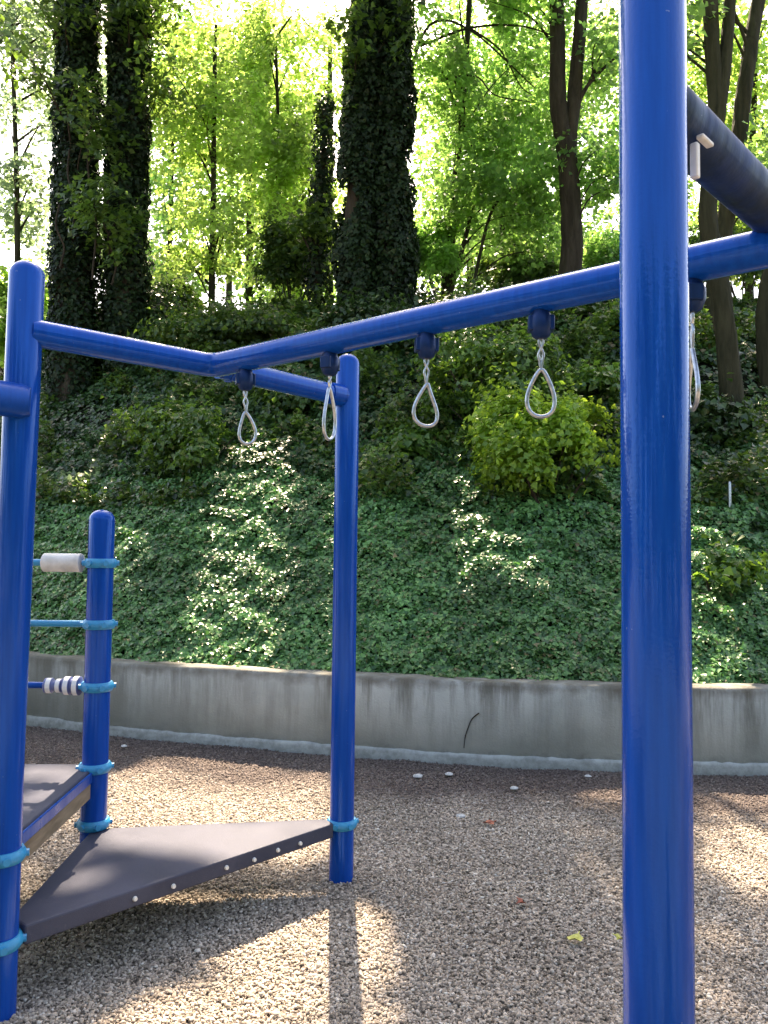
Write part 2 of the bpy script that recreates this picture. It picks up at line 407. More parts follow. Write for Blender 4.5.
# mulch chips
n = 245000
cy = 2.15+(7.4-2.15)*rng.random(n)**1.25; cx = (rng.random(n)*2-1)*(.56*cy+.25)
ok = cy < wallY(cx)-.03
cx, cy = cx[ok], cy[ok]; n = len(cx)
L = rng.uniform(.0042, .0108, n)*(1+.35*(rng.random(n) < .12)); Wd = L*rng.uniform(.4, .85, n); H = L*rng.uniform(.18, .42, n)
ang = rng.random(n)*2*math.pi
Tt = np.stack([np.cos(ang), np.sin(ang), rng.normal(0, .28, n)], -1); Tt = unit(Tt)
Nn = unit(np.stack([rng.normal(0, .3, n), rng.normal(0, .3, n), np.ones(n)], -1)); Nn = unit(Nn-Tt*np.sum(Nn*Tt, 1, keepdims=True)); Bb = np.cross(Tt, Nn)
Cc = np.stack([cx, cy, gz(cx, cy)+rng.uniform(.0, .011, n)], -1)
sg = np.array([(-1, -.8, -1), (1, -.5, -1), (.85, .9, -1), (-.7, .6, -1), (-.8, -.6, 1), (.7, -.5, 1), (.6, .6, 1), (-.6, .5, 1)])
sg = sg[None]*rng.uniform(.6, 1.25, (n, 8, 3))
V = Cc[:, None]+sg[..., 0:1]*(L[:, None, None]*Tt[:, None])+sg[..., 1:2]*(Wd[:, None, None]*Bb[:, None])+sg[..., 2:3]*(H[:, None, None]*Nn[:, None])
FQ = np.array([(4, 5, 6, 7), (0, 1, 5, 4), (1, 2, 6, 5), (2, 3, 7, 6), (3, 0, 4, 7)])
o = fast_mesh('wood_chip_mulch', V.reshape(-1, 3), (np.arange(n)[:, None, None]*8+FQ[None]).reshape(-1, 4), MAT['chip'])
tag(o, 'loose grey brown wood chip mulch covering the playground', 'mulch', kind='stuff')

# ------------------------------------------------------------------ retaining wall
def sweep_wall(prof, xs):
    V = []; 
    for x in xs:
        y = float(wallY(x)); t = np.array([.1, float(wallY(x+.05)-wallY(x-.05))]); t /= np.linalg.norm(t); nn = np.array([-t[1], t[0]])
        for (d, zz) in prof: V.append((x+nn[0]*d, y+nn[1]*d, zz))
    kk = len(prof); m = len(xs)
    Q = [(i*kk+j, (i+1)*kk+j, (i+1)*kk+(j+1) % kk, i*kk+(j+1) % kk) for i in range(m-1) for j in range(kk)]
    return np.array(V), np.array(Q)
wl = empty('retaining_wall', (0, 6.3, 0), 'low curved grey concrete retaining wall holding the ivy bank', 'wall'); wl['_w'] = (0, 6.3, 0)
wxs = np.concatenate([np.arange(-30, -8, 1.), np.arange(-8, 8, .12), np.arange(8, 31, 1.)])
prof = [(0, -.2), (0, WH-.035), (.012, WH-.008), (.03, WH), (WT-.02, WH), (WT, WH-.02), (WT, -.2)]
V, Q = sweep_wall(prof, wxs)
V[:, 2] += np.where(V[:, 2] > .5, .006*wob2(V[:, 0], V[:, 1], 4.), 0)
wb = fast_mesh('wall_body', V, Q, MAT['concrete'], wl)
prof = [(-.022, -.2), (-.022, .052), (-.015, .070), (0.002, .078), (.02, .078), (.02, -.2)]
V, Q = sweep_wall(prof, np.arange(-8, 8, .05))
V[:, 2] += np.where(V[:, 2] > 0,   .006*wob2(V[:, 0]*1.5, V[:, 1], 6.)+rng.normal(0, .003, len(V)), 0)
V[:, 1] += .004*wob2(V[:, 0]*2, V[:, 2]*6, 5.)
fast_mesh('footing', V, Q, MAT['concrete'], wl)

# ------------------------------------------------------------------ play structure
PR = .0635; BR = .053; BZ = 2.51
pL = (-1.388, 2.885); pF = (-.203, 4.09); pB = (-1.432, 3.905); pP = (.519, 1.47); pQ = (1.72, 2.66)
pC = (-2.47, 3.93); pD = (-2.42, 2.82)
b1 = tuple(onz(213, 366, BZ)[:2]); b2 = (.99, 1.99)
AZ_ = 2.59; a1, a2 = onz(684, 128, AZ_), onz(768, 208, AZ_); ad = unit((a2-a1)[:2])
ps = empty('play_structure', (-.4, 3.2, 0), 'blue tubular climbing frame with overhead beam, posts and low dark decks', 'climbing frame'); ps['_w'] = (-.4, 3.2, 0)
def collar(post, xy, z, h=.023):
    m = MB(); r = PR
    m.tube([(*xy, z-h), (*xy, z-h*.55), (*xy, z), (*xy, z+h*.55), (*xy, z+h)], [r+.008, r+.015, r+.019, r+.015, r+.008], 24)
    for a in (20, 75, 130, 200, 250, 305):
        m.tube([(xy[0]+math.cos(rad(a))*(r+.010), xy[1]+math.sin(rad(a))*(r+.010), z), (xy[0]+math.cos(rad(a))*(r+.026), xy[1]+math.sin(rad(a))*(r+.026), z)], .014, 8)
    post['_w'] = (xy[0], xy[1], 0)
    m.build('collar', MAT['collar'], post, origin=(xy[0], xy[1], z))
def post(xy, top, collars=(), lean=(0, 0), lab=None):
    m = MB(); m.tube([(xy[0], xy[1], -.25), (xy[0], xy[1], top*.33), (xy[0]+lean[0]*.5, xy[1]+lean[1]*.5, top*.66), (xy[0]+lean[0], xy[1]+lean[1], top-.05)], PR, 32, 'dome')
    o = m.build('post', MAT['blue'], ps, origin=(xy[0], xy[1], 0))
    for z in collars: collar(o, xy, z)
    if lab: o['label'] = lab
    return o
post(pL, 2.78, (.255, .565), (.018, 0))
post(pF, 2.745, (.275,))
post(pB, 1.885, (.325, .60, 1.0, 1.31, 1.617))
post(pP, 2.93)
post(pC, 1.885, (.60, 1.0, 1.31, 1.617))
post(pD, 2.78, (.565,))
# overhead beam: from the left post through a smooth bend to the far arm's end
def bez(a, b, c, n=8):
    a, b, c = map(np.array, (a, b, c)); return [tuple((1-t)**2*a+2*t*(1-t)*b+t*t*c) for t in np.linspace(0, 1, n)]
def toward(a, b, d):
    a, b = np.array(a, float), np.array(b, float); return tuple(a+(b-a)/np.linalg.norm(b-a)*d)
A = (*(onz(38, 331, BZ)[:2]*np.array([1.03, 1.005])), BZ); J1 = (*b1, BZ); J2 = (*b2, BZ); Qe = (pQ[0], pQ[1], BZ)
pQ = tuple(np.array(pP)+ad*1.68); k_ = 1e9
s2 = onz(613, 281, BZ); d2 = unit((s2-np.array([*b1, BZ]))[:2])          # beam line meets the arm line
t_, u_ = np.linalg.solve(np.array([d2, -ad]).T, np.array(pP)-np.array(b1)); b2 = tuple(np.array(b1)+d2*t_); J2 = (*b2, BZ)
pts = [A]+bez(toward(J1, A, .07), J1, toward(J1, J2, .07), 7)+[J2]
m = MB().tube(pts, BR, 28)
bm_ = m.build('overhead_beam', MAT['blue'], ps)
bm_['_w'] = (0, 0, 0)
MB().tube([(b1[0]+.02, b1[1]+.02, BZ), (pF[0]-.012, pF[1]-.012, 2.515)], BR*.98, 24, 'flat').build('support_arm', MAT['blue'], ps)
MB().tube([(*pP, AZ_), (*pQ, AZ_)], .058, 28).build('support_arm', MAT['navy'], ps)['label'] = 'dark blotchy overhead arm beside the near post'
# end cap collar where the arm reaches the far post
MB().tube([toward((pF[0], pF[1], 2.515), (b1[0], b1[1], BZ), .15), toward((pF[0], pF[1], 2.515), (b1[0], b1[1], BZ), .055)], [BR+.004, BR+.007], 24).build('end_cap', MAT['blue'], ps)
post(pQ, 2.78)
def weld(c, d, rr):
    c = np.array(c, float); d = unit(np.array([*d, 0.])); u = np.array([-d[1], d[0], 0.]); v = np.array([0, 0, 1.])
    pp = [c+(u*math.cos(a)+v*math.sin(a))*rr+d*.004*math.cos(2*a) for a in np.linspace(0, 2*math.pi, 29)]
    MB().tube(pp, [.006*(1+.25*math.sin(i*2.4)) for i in range(29)], 6).build('weld', MAT['blue'], ps)
dA = unit(np.array(b1)-np.array(pL)); weld((pL[0]+dA[0]*.072, pL[1]+dA[1]*.072, BZ), dA, BR)
dF = unit(np.array(b1)-np.array(pF)); weld((b1[0]-dF[0]*.06+.02, b1[1]-dF[1]*.06+.02, BZ), dF, BR)
# pale L-shaped block standing in for a sunlit highlight on the dark arm
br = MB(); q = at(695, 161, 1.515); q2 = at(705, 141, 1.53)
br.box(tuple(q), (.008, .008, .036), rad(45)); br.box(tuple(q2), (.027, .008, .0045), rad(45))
br.build('sun_highlight', MAT['white'], ps, bevel=.003)
# grab bar at the left post
g0 = onz(33, 403, 2.235)*np.array([1, 1, 0])+np.array([0, 0, 2.235]); g0 = g0+np.array((0, -.02, 0)); g1 = g0+np.array((-.72, -.80, .0))
gb = MB().tube([g1, g0-np.array((.03, .012, 0)), g0], [.064, .064, .052], 28).build('grab_bar', MAT['deepblue'], ps)
MB().box((pL[0]+.0, pL[1]-.055, 2.245), (.04, .03, .05), rad(10)).build('clamp', MAT['block'], ps, bevel=.006)
# lower deck
def inset(p, q, d): return toward((*p, 0), (*q, 0), d)[:2]
dk = [inset(pL, pB, .10), inset(pL, pF, .075), inset(pF, pL, .085), inset(pF, pB, .085), inset(pB, pF, .075), inset(pB, pL, .05)]
n2 = np.array([pF[1]-pL[1], -(pF[0]-pL[0])]); n2 /= np.linalg.norm(n2)
dk[1] = tuple(np.array(dk[1])+n2*.035); dk[2] = tuple(np.array(dk[2])+n2*.03)
deck = MB().prism(dk, .225, .298).build('deck', MAT['deck'], ps, smooth=False, bevel=.008)
deck['_w'] = (-.4+.4, 3.2-3.2, 0); deck['_w'] = (0, 0, 0)
a, b = np.array(dk[1]), np.array(dk[2])
bolt0 = None
for t in (.285, .40, .575, .675, .765, .855):
    p = a+(b-a)*t+n2*.002
    if bolt0 is None:
        bolt0 = MB().tube([(0, 0, 0), (n2[0]*.010, n2[1]*.010, 0)], [.0105, .008], 10).build('bolt', MAT['white'], deck); o = bolt0
    else:
        o = bolt0.copy(); COL.objects.link(o); o.parent = deck
    o.location = (p[0], p[1], .258-.004*math.sin(t*40))
# upper deck
ud = [inset(pL, pB, .07), inset(pB, pL, .03), (pB[0]-.06, pB[1]+.05), (pC[0]+.06, pC[1]), (pD[0], pD[1]+.07), (pD[0]+.07, pD[1]), (pL[0]-.07, pL[1])]
u = MB().prism(ud, .545, .60).build('upper_deck', MAT['deck'], ps, smooth=False, bevel=.008); u['_w'] = (0, 0, 0)
a = np.array(inset(pL, pB, .07)); b = np.array(inset(pB, pL, .07)); nn = np.array([1, .06])
f = [tuple(a+nn*.004), tuple(b+nn*.004), tuple(b-nn*.02), tuple(a-nn*.02)]
MB().prism(f, .465, .542).build('fascia', MAT['tan'], u, smooth=False, bevel=.003)
f = [tuple(a+nn*.012), tuple(b+nn*.012), tuple(b-nn*.0), tuple(a-nn*.0)]
MB().prism(f, .543, .592).build('edge_trim', MAT['deepblue'], u, smooth=False, bevel=.004)
# rungs between the two back posts
for z_, kind in ((1.617, 'roller'), (1.31, None), (1.0, 'beads')):
    o = MB().tube([(pC[0]+.03, pC[1], z_), (pB[0]-.03, pB[1], z_)], .017, 16).build('rung', MAT['collar'] if kind != 'beads' else MAT['deepblue'], ps)
    o['_w'] = (0, 0, 0)
    if kind == 'roller':
        MB().tube([(-1.722, pB[1], z_), (-1.717, pB[1], z_), (-1.53, pB[1], z_), (-1.525, pB[1], z_)], [.040, .047, .047, .040], 24).build('roller', MAT['white'], o)
    if kind == 'beads':
        m = MB()
        pp = []; rr = []
        for kx, w, r in ((-1.675, .022, .040), (-1.622, .016, .036), (-1.58, .020, .048), (-1.533, .018, .050)):
            for s_, q_ in ((-1, .72), (-.75, .95), (.75, .95), (1, .72)): pp.append((kx+s_*w, pB[1], z_)); rr.append(r*q_)
        m.tube(pp, rr, 24).build('bead_row', MAT['beads'], o)

# ------------------------------------------------------------------ hanging loop handles
def tpx(px):
    d = ray(px, 300); q = d[0]/d[1]; return (b1[0]-q*b1[1])/(q*(b2[1]-b1[1])-(b2[0]-b1[0]))
def loop_handle(t, label, yaw, w=.098, h=.150, stem=.105, swing=0.0):
    x, y = b1[0]+(b2[0]-b1[0])*t, b1[1]+(b2[1]-b1[1])*t
    r = empty('loop_handle', (x, y, BZ-BR), label, 'hanging handle', 'steel loop handles hanging from the blue overhead beam')
    m = MB(); m.tube([(0, 0, .012), (0, 0, -.006), (0, 0, -.02), (0, 0, -.05), (0, 0, -.075), (0, 0, -.085)], [.024, .030, .037, .037, .028, .016], 14)
    m.box((0, 0, -.036), (.041, .022, .024), rad(yaw)); m.build('swivel_block', MAT['block'], r, bevel=.004)
    ca, sa = math.cos(rad(yaw)), math.sin(rad(yaw)); z0 = -.082
    def P3(u, v): return (u*ca+swing*(-v), u*sa, z0+v)
    m = MB()
    # shackle: two parallel strands, then a short twist
    for sgn in (-1, 1):
        pp = [P3(sgn*(.004+.007*math.sin(math.pi*min(q/.7, 1)))*math.cos(q*5), -stem*q) for q in np.linspace(0, 1, 14)]
        m.tube(pp, .0045, 8)
    m.build('link', MAT['steel'], r)
    m = MB(); pp = []
    for q in np.linspace(0, 1, 40):
        a_ = 2*math.pi*q
        yy = -(1-math.cos(a_))/2; ww = math.sin(a_)*(.18+.82*(-yy)**1.0)*.62
        pp.append(P3(ww*w/.98+.004*math.sin(a_*2+yaw), -stem+.004+yy*h))
    m.tube(pp, .0068, 10); m.build('loop', MAT['steel'], r)
    return r
loop_handle(tpx(247), 'slightly askew steel loop handle nearest the beam\'s bend', 18, .085, .135, .10, .06)
loop_handle(tpx(331), 'long narrow steel loop handle in front of the far blue post', 62, .10, .20, .055)
loop_handle(tpx(427), 'upright teardrop steel loop handle, in the middle of the five', 8, .095, .150, .095)
loop_handle(tpx(541), 'teardrop steel loop handle just left of the near post', -6, .105, .150, .105)
loop_handle(tpx(692), 'edge-on steel loop handle just right of the near post', 84, .10, .17, .11)

# ------------------------------------------------------------------ ivy ground cover on the bank
HOLLOW = [(hit(px, py), r_) for px, py, r_ in ((448, 395, .75), (92, 425, .85), (600, 330, .5), (735, 395, .8))]  # ivy thinned here so the near-black soil stands in for deep shade
def ivy_cover(n, smin, smax, size, lift, xr=7.5):
    s_ = smin+(smax-smin)*rng.random(n); x = (rng.random(n)*2-1)*xr; y = wallY(x)+WT+s_
    keep = np.abs(x) < (y*.56+.5); x, y, s_ = x[keep], y[keep], s_[keep]; n = len(x)
    z = terrain(x, y); Nn = tnorm(x, y)
    cl = np.clip(.5+.8*wob2(x*3.1, y*3.1+z, 2.6, .5), 0, 1)         # tufts
    C = np.stack([x, y, z], -1)+Nn*(lift*(.25+.75*cl)*rng.random(n)**.6)[:, None]
    C[:, 2] += .02
    hk = np.ones(n, bool)
    for c, r_ in HOLLOW: hk &= (((C-c)**2).sum(1) > r_*r_*(1+.4*wob2(x*3, z*3, 2.))) | (rng.random(n) < .3)
    C, Nn = C[hk], Nn[hk]; n = len(C)
    N = unit(Nn*.9+np.array([0, -.15, .35])+rng.normal(0, .42, (n, 3)))
    T = np.array([0, -.6, -.8])+rng.normal(0, .6, (n, 3))
    return leaves(C, N, T, size*rng.uniform(.6, 1.3, n), IVY)
def join(parts):
    Vs, Qs, b = [], [], 0
    for V, Q in parts: Vs.append(V); Qs.append(Q+b); b += len(V)
    return np.concatenate(Vs), np.concatenate(Qs)
V, Q = join([ivy_cover(88000, -.16, 1.6, .044, .11, 4.8), ivy_cover(80000, 1.4, 3.3, .051, .14, 6)])
tag(fast_mesh('ivy_ground_cover', V, Q, MAT['ivy']), 'dense glossy ivy carpeting the steep bank above the wall', 'ivy', kind='stuff')

def undergrowth(n, smin, smax, size, xr):
    s_ = smin+(smax-smin)*rng.random(n); x = (rng.random(n)*2-1)*xr; y = wallY(x)+WT+s_
    g = wob2(x*2.2+3, s_*2.2, 1.15, 1.7)+.5*wob2(x*5+3, s_*5, 1.1, .4)
    keep = (np.abs(x) < (y*.56+.5)) & (g+.25+.35*(s_-2.4) > rng.normal(0, .25, n))
    z = terrain(x, y)
    for c, r_ in HOLLOW: keep &= ((x-c[0])**2+(y-c[1])**2+(z-c[2])**2) > r_*r_*(1+.4*wob2(x*3, z*3, 2.))
    x, y, z, g = x[keep], y[keep], z[keep], g[keep]; n = len(x)
    C = np.stack([x, y, z], -1)+np.array([0, -.25, .9])*(np.clip(.14+.62*g, .04, 1.0)*rng.random(n)**.5)[:, None]
    keep = ~lit(C, .7); C = C[keep]; n = len(C)
    N = unit(np.array([0, -.35, .9])+rng.normal(0, .5, (n, 3)))
    T = np.array([0, -.5, -.5])+rng.normal(0, .7, (n, 3))
    return leaves(C, N, T, size*rng.uniform(.55, 1.35, n), IVY)
V, Q = join([undergrowth(80000, 2.0, 5.2, .068, 6.5), undergrowth(64000, 4.8, 8.2, .085, 8)])
tag(fast_mesh('undergrowth', V, Q, MAT['bramble']), 'tangled leafy undergrowth covering the upper bank', 'undergrowth', kind='stuff')

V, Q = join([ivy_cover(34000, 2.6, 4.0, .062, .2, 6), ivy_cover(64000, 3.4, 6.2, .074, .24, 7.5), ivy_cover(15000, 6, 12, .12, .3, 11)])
tag(fast_mesh('ivy_ground_cover', V, Q, MAT['bank_ivy']), 'ivy darkened for shade over the upper half of the bank', 'ivy', kind='stuff')

# ------------------------------------------------------------------ plants
def blob_leaves(c, r, n, size, shell=.55, up=.5, shape=KITE, lump=.55, sag=0.0):
    d = rdir(n); d[:, 2] = np.where(d[:, 2] < -.3, -d[:, 2]*.5, d[:, 2])
    q = 1+lump*wob2(d[:, 0]*2.2+c[0], d[:, 1]*2.2+d[:, 2]*2+c[1], 1.6, c[2])
    rr = (shell+(1-shell)*rng.random(n)**.5)*q*(1+np.where(rng.random(n) < .22, rng.exponential(.22, n), 0))
    C = c+d*np.array(r)*rr[:, None]
    N = unit(d*.7+np.array([0, 0, up])+rng.normal(0, .5, (n, 3)))
    T = d*np.array([1, 1, .2])+np.array([0, 0, -.5])+rng.normal(0, .5, (n, 3))
    return leaves(C, N, T, size*rng.uniform(.6, 1.35, n), shape)
def shrub(px, py, rpx, hpx, n, size, mat, label, name='shrub', grp='shrubs growing out of the ivy bank', lobes=5, push=0.0, shape=IVY, Y=None):
    p = hit(px, py+hpx*.55)
    if Y: p = at(px, 300, Y); p[2] = float(terrain(p[0], Y))
    Y = p[1]-push; sc = Y/F_PX
    root = empty(name, tuple(p), label, 'shrub', grp); root['_w'] = tuple(p)
    parts = []; st = MB()
    for k_ in range(lobes):
        a = random.uniform(-1, 1); b = random.uniform(-.5, .8)
        c = np.array([p[0]+a*rpx*sc*.62, p[1]+.15+random.uniform(-.2, .45)+b*hpx*sc*.3, p[2]+hpx*sc*(.45+.42*b)])
        fl = 1. if lobes < 8 else .74
        r = np.array([rpx*sc*random.uniform(.4, .6), rpx*sc*random.uniform(.4, .55), hpx*sc*random.uniform(.38, .55)])*fl
        parts.append(blob_leaves(c, r, n//lobes, size, .45, .5, shape))
        st.tube([p+np.array([0, .1, -.1]), (p+c)/2+np.array([0, .1, -.05]), c], [.02, .014, .006], 6)
    V, Q = join(parts)
    kk = len(shape[0]); cen = V.reshape(-1, kk, 3).mean(1); fq = len(shape[1])
    keep = ~lit(cen, .7)
    V = V.reshape(-1, kk, 3)[keep].reshape(-1, 3)
    Q = (np.arange(keep.sum())[:, None, None]*kk+shape[1][None]).reshape(-1, 4)
    fast_mesh('foliage', V, Q, mat, root)
    st.build('stem', MAT['bark'], root)
    return root
shrub(552, 440, 88, 140, 21000, .064, MAT['lime'], 'lime green bushy shrub on the bank below the fourth loop handle', lobes=18)
shrub(500, 385, 84, 110, 15000, .070, MAT['shrub'], 'tall mid green leafy shrub behind the teardrop loops', lobes=11)
shrub(600, 392, 48, 45, 3000, .085, MAT['shrub'], 'green shrub partly hidden behind the near blue post')
shrub(400, 450, 48, 40, 2600, .085, MAT['shrub'], 'small dull green shrub just right of the far blue post')
shrub(215, 330, 90, 56, 9000, .08, MAT['deep'], 'dark rounded shrub along the bank top behind the beam\'s bend')
shrub(180, 440, 95, 90, 11000, .07, MAT['shrub'], 'broad green shrub on the bank left of the far post', lobes=9)
shrub(105, 325, 85, 80, 11000, .08, MAT['dark'], 'dark ivy mound at the foot of the two left trunks', 'ivy_mound')
shrub(375, 325, 78, 66, 10000, .08, MAT['dark'], 'dark ivy mound at the foot of the twin trunk', 'ivy_mound')
shrub(290, 395, 55, 45, 3200, .085, MAT['deep'], 'deep green shrub behind the two leftmost loop handles')
shrub(64, 475, 38, 42, 2000, .085, MAT['grey'], 'pale green shrub beside the left post on the bank')
shrub(738, 425, 46, 60, 4200, .09, MAT['dark'], 'big dark shrub right of the near post')
shrub(745, 525, 34, 26, 1600, .08, MAT['dark'], 'low dark bush behind the thin grey stake')
shrub(725, 575, 62, 60, 6000, .07, MAT['shrub'], 'green low bush at right below the grey stake')
shrub(14, 250, 60, 125, 9000, .10, MAT['sunny'], 'sunlit yellow green bush behind the left post top', grp='shrubs along the top of the bank', lobes=9, Y=15.5)
shrub(470, 312, 75, 34, 5200, .09, MAT['shrub'], 'green shrub along the bank top right of the twin trunk', grp='shrubs along the top of the bank')
shrub(640, 320, 60, 45, 3600, .10, MAT['deep'], 'dark green shrub at the bank top behind the near post', grp='shrubs along the top of the bank')
for px, Y, rp, hp, mt, lb in ((292, 14.9, 46, 120, 'deep', 'tall dark green bush on the bank top just left of the twin trunk'), (160, 15.5, 40, 60, 'deep', 'dark green bush on the bank top beside the second big trunk'),
        (442, 15.2, 46, 105, 'maple', 'light green bush on the bank top just right of the twin trunk'), (525, 16., 50, 95, 'deep', 'dark green bush on the bank top left of the forked tree'),
        (604, 16., 40, 110, 'maple', 'light green bush on the bank top between forked tree and near post'), (745, 14.2, 50, 110, 'deep', 'dark green bush on the bank top behind the leaning trunks')):
    shrub(px, 300, rp, hp, 6500, .095, MAT[mt], lb, grp='shrubs along the top of the bank', lobes=9, Y=Y, shape=KITE)
# thin stake
p = hit(730, 514)
tag(MB().tube([p-np.array([0, 0, .15]), p+np.array([0, 0, .34])], .016, 10, 'dome').build('stake', MAT['steel'], None), 'thin pale grey stake standing in the ivy at right', 'stake')

# ------------------------------------------------------------------ trees
TREES = []
def path(pts, n=10):
    P = [np.array(p, float) for p in pts]; P = [2*P[0]-P[1]]+P+[2*P[-1]-P[-2]]; out = []
    for i in range(1, len(P)-2):
        for t in np.linspace(0, 1, n, endpoint=False):
            a, b, c, d = P[i-1], P[i], P[i+1], P[i+2]
            out.append(.5*((2*b)+(-a+c)*t+(2*a-5*b+4*c-d)*t*t+(-a+3*b-3*c+d)*t**3))
    out.append(P[-2]); return np.array(out)
class Tree:
    def __init__(s, name, stems, label, bark='bark2', grp=None, leaf='maple', size=.11):
        """stems: list of (points, r0, r1)"""
        s.stems = [(path(p), r0, r1) for p, r0, r1 in stems]
        base = s.stems[0][0][0]; s.base = base
        s.root = empty(name, tuple(base), label, 'tree', grp); s.root['_w'] = tuple(base)
        s.m = MB()
        for P, r0, r1 in s.stems:
            q = np.linspace(0, 1, len(P)); rs = r1+(r0-r1)*(1-q)
            if P is s.stems[0][0]: rs = rs*(1+.35*np.exp(-q*len(P)/3.))
            s.m.tube(P, list(rs), 12, 'flat', .10)
        s.bark = bark; s.leaf = leaf; s.size = size; s.cl = []; s.face = 1.0 if leaf != 'deep' else .3      # clusters (centre, radius, n)
        TREES.append(s)
    def near(s, c):
        best = None
        for P, _, _ in s.stems:
            d = np.linalg.norm(P-c, axis=1)+np.maximum(P[:, 2]-c[2]+.8, 0)*2
            i = int(d.argmin())
            if best is None or d[i] < best[0]: best = (d[i], P[i])
        return best[1]
    def limb(s, c, r=.05, a=None, droop=.3):
        a = s.near(c) if a is None else np.array(a, float); mid = (a+c)/2; L_ = np.linalg.norm(c-a)
        mid = mid+np.array([random.uniform(-.1, .1)*L_, random.uniform(-.1, .1)*L_, L_*droop*.6])
        P = path([a, mid, c], 7); q = np.linspace(0, 1, len(P))
        s.m.tube(P, list(r*(1-.85*q)), 7)
    def crown(s, c, r, n, nl=26, cr=.42, flat=.45, limbs=4, hang=0.0):
        n = int(n*1.45); c = np.array(c, float); d = rdir(n)
        C = c+d*np.array(r)*(rng.random(n)**.45)[:, None]
        for i, q in enumerate(C):
            s.cl.append((q, cr*random.uniform(.7, 1.35), int(nl*1.25), flat, hang))
            if i < limbs: s.limb(q, .018+.014*random.random())
    def ivy(s, n, thick, size, z1=30, mat='ivy_dark', gaps=False):
        parts = []
        for P, r0, r1 in s.stems:
            seg = np.linalg.norm(np.diff(P, axis=0), axis=1); keepz = P[:-1, 2] < z1
            w = seg*keepz; w = w/w.sum(); m = int(n*seg[keepz].sum()/8.)
            i = rng.choice(len(seg), m, p=w); t = rng.random(m)
            C = P[i]+(P[i+1]-P[i])*t[:, None]; rr = (r1+(r0-r1)*(1-i/len(P)))
            a = rng.random(m)*2*math.pi
            lump = 1+.55*wob2(a*1.5+P[0][0], C[:, 2]*1.6, 1.3, P[0][1])
            off = rr*.95+thick*np.clip(lump, .15, 2)*rng.random(m)**.6
            d = np.stack([np.cos(a), np.sin(a), np.zeros(m)], -1)
            C = C+d*off[:, None]
            if gaps: ok = ~lit(C); C, d = C[ok], d[ok]; m = len(C)
            N = unit(d+np.array([0, 0, .45])+rng.normal(0, .4, (m, 3))); T = np.array([0, 0, -1.])+rng.normal(0, .45, (m, 3))
            parts.append(leaves(C, N, T, size*rng.uniform(.6, 1.35, m), IVY))
        V, Q = join(parts); fast_mesh('ivy', V, Q, MAT[mat], s.root)
    def finish(s):
        s.m.build('trunk', MAT[s.bark], s.root, origin=s.base)
        if not s.cl: return
        C, N, T, Z = [], [], [], []
        for c, r, n_, flat, hang in s.cl:
            d = rdir(n_)*(rng.random(n_)**.4)[:, None]*r
            til = rng.normal(0, .35, 2); d[:, 2] = d[:, 2]*flat+d[:, 0]*til[0]+d[:, 1]*til[1]-hang*np.abs(d[:, 0]+d[:, 1])*.5
            C.append(c+d)
            N.append(np.array([-til[0], -til[1]-s.face, 1.-.45*s.face])+rng.normal(0, .5, (n_, 3)))
            T.append(d+np.array([0, 0, -.5*r])+rng.normal(0, .35*r, (n_, 3)))
            Z.append(np.full(n_, s.size)*rng.uniform(.55, 1.4, n_))
        C, N, T, Z = map(np.concatenate, (C, N, T, Z))
        keep = ~lit(C)
        V, Q = leaves(C[keep], N[keep], T[keep], Z[keep]); fast_mesh('crown', V, Q, MAT[s.leaf], s.root)
def gp(px, Y, dz=-.3):
    x = at(px, 300, Y)[0]; return np.array([x, Y, float(terrain(x, Y))+dz])
GA = 'tall ivy clad trees on top of the bank'; GB = 'broadleaf trees behind the bank top'
# the two ivy clad trunks at left
b = gp(74, 13.9); tA = Tree('ivy_covered_tree', [([b, at(76, 180, 13.9), at(78, 40, 14.0), at(80, -160, 14.2), at(80, -420, 14.4)], .29, .2)], 'dark ivy clad tree, leftmost of the big trunks', 'bark', GA, 'deep', .12)
b = gp(128, 14.1); tB = Tree('ivy_covered_tree', [([b, at(127, 180, 14.1), at(130, 40, 14.1), at(134, -160, 14.3), at(138, -420, 14.5)], .28, .2)], 'dark ivy clad tree, second big trunk from the left', 'bark', GA, 'deep', .12)
b = gp(384, 13.2); tC = Tree('ivy_covered_tree', [([b+np.array([-.46, 0, 0]), at(357, 250, 13.2), at(361, 120, 13.2), at(371, 10, 13.3), at(390, -150, 13.5), at(404, -420, 13.7)], .23, .17),
     ([b+np.array([.14, .05, 0]), at(391, 250, 13.3), at(390, 120, 13.3), at(390, 0, 13.4), at(391, -180, 13.5), at(404, -420, 13.6)], .25, .18)], 'twin stemmed ivy clad tree in the centre, the widest dark trunk', 'bark', GA, 'deep', .12)
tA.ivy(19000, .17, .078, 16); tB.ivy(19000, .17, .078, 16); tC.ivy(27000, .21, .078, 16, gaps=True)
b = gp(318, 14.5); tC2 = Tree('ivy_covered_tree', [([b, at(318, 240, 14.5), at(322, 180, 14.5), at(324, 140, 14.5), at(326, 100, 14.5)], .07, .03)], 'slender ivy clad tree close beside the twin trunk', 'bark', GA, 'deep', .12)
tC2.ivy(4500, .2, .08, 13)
# forked tree
b = gp(563, 14.2); tD = Tree('forked_tree', [([b, at(572, 240, 14.2), at(566, 150, 14.2), at(558, 100, 14.2), at(557, 0, 14.3), at(550, -200, 14.5)], .22, .12),
     ([at(569, 190, 14.2), at(569, 140, 14.2), at(574, 100, 14.2), at(582, 0, 14.3), at(596, -200, 14.6)], .16, .11),
     ([at(572, 120, 14.2), at(588, 85, 14.1), at(618, 55, 13.9)], .05, .02)], 'dark forked tree between the twin trunk and the near post', 'bark', GB, 'maple', .12)
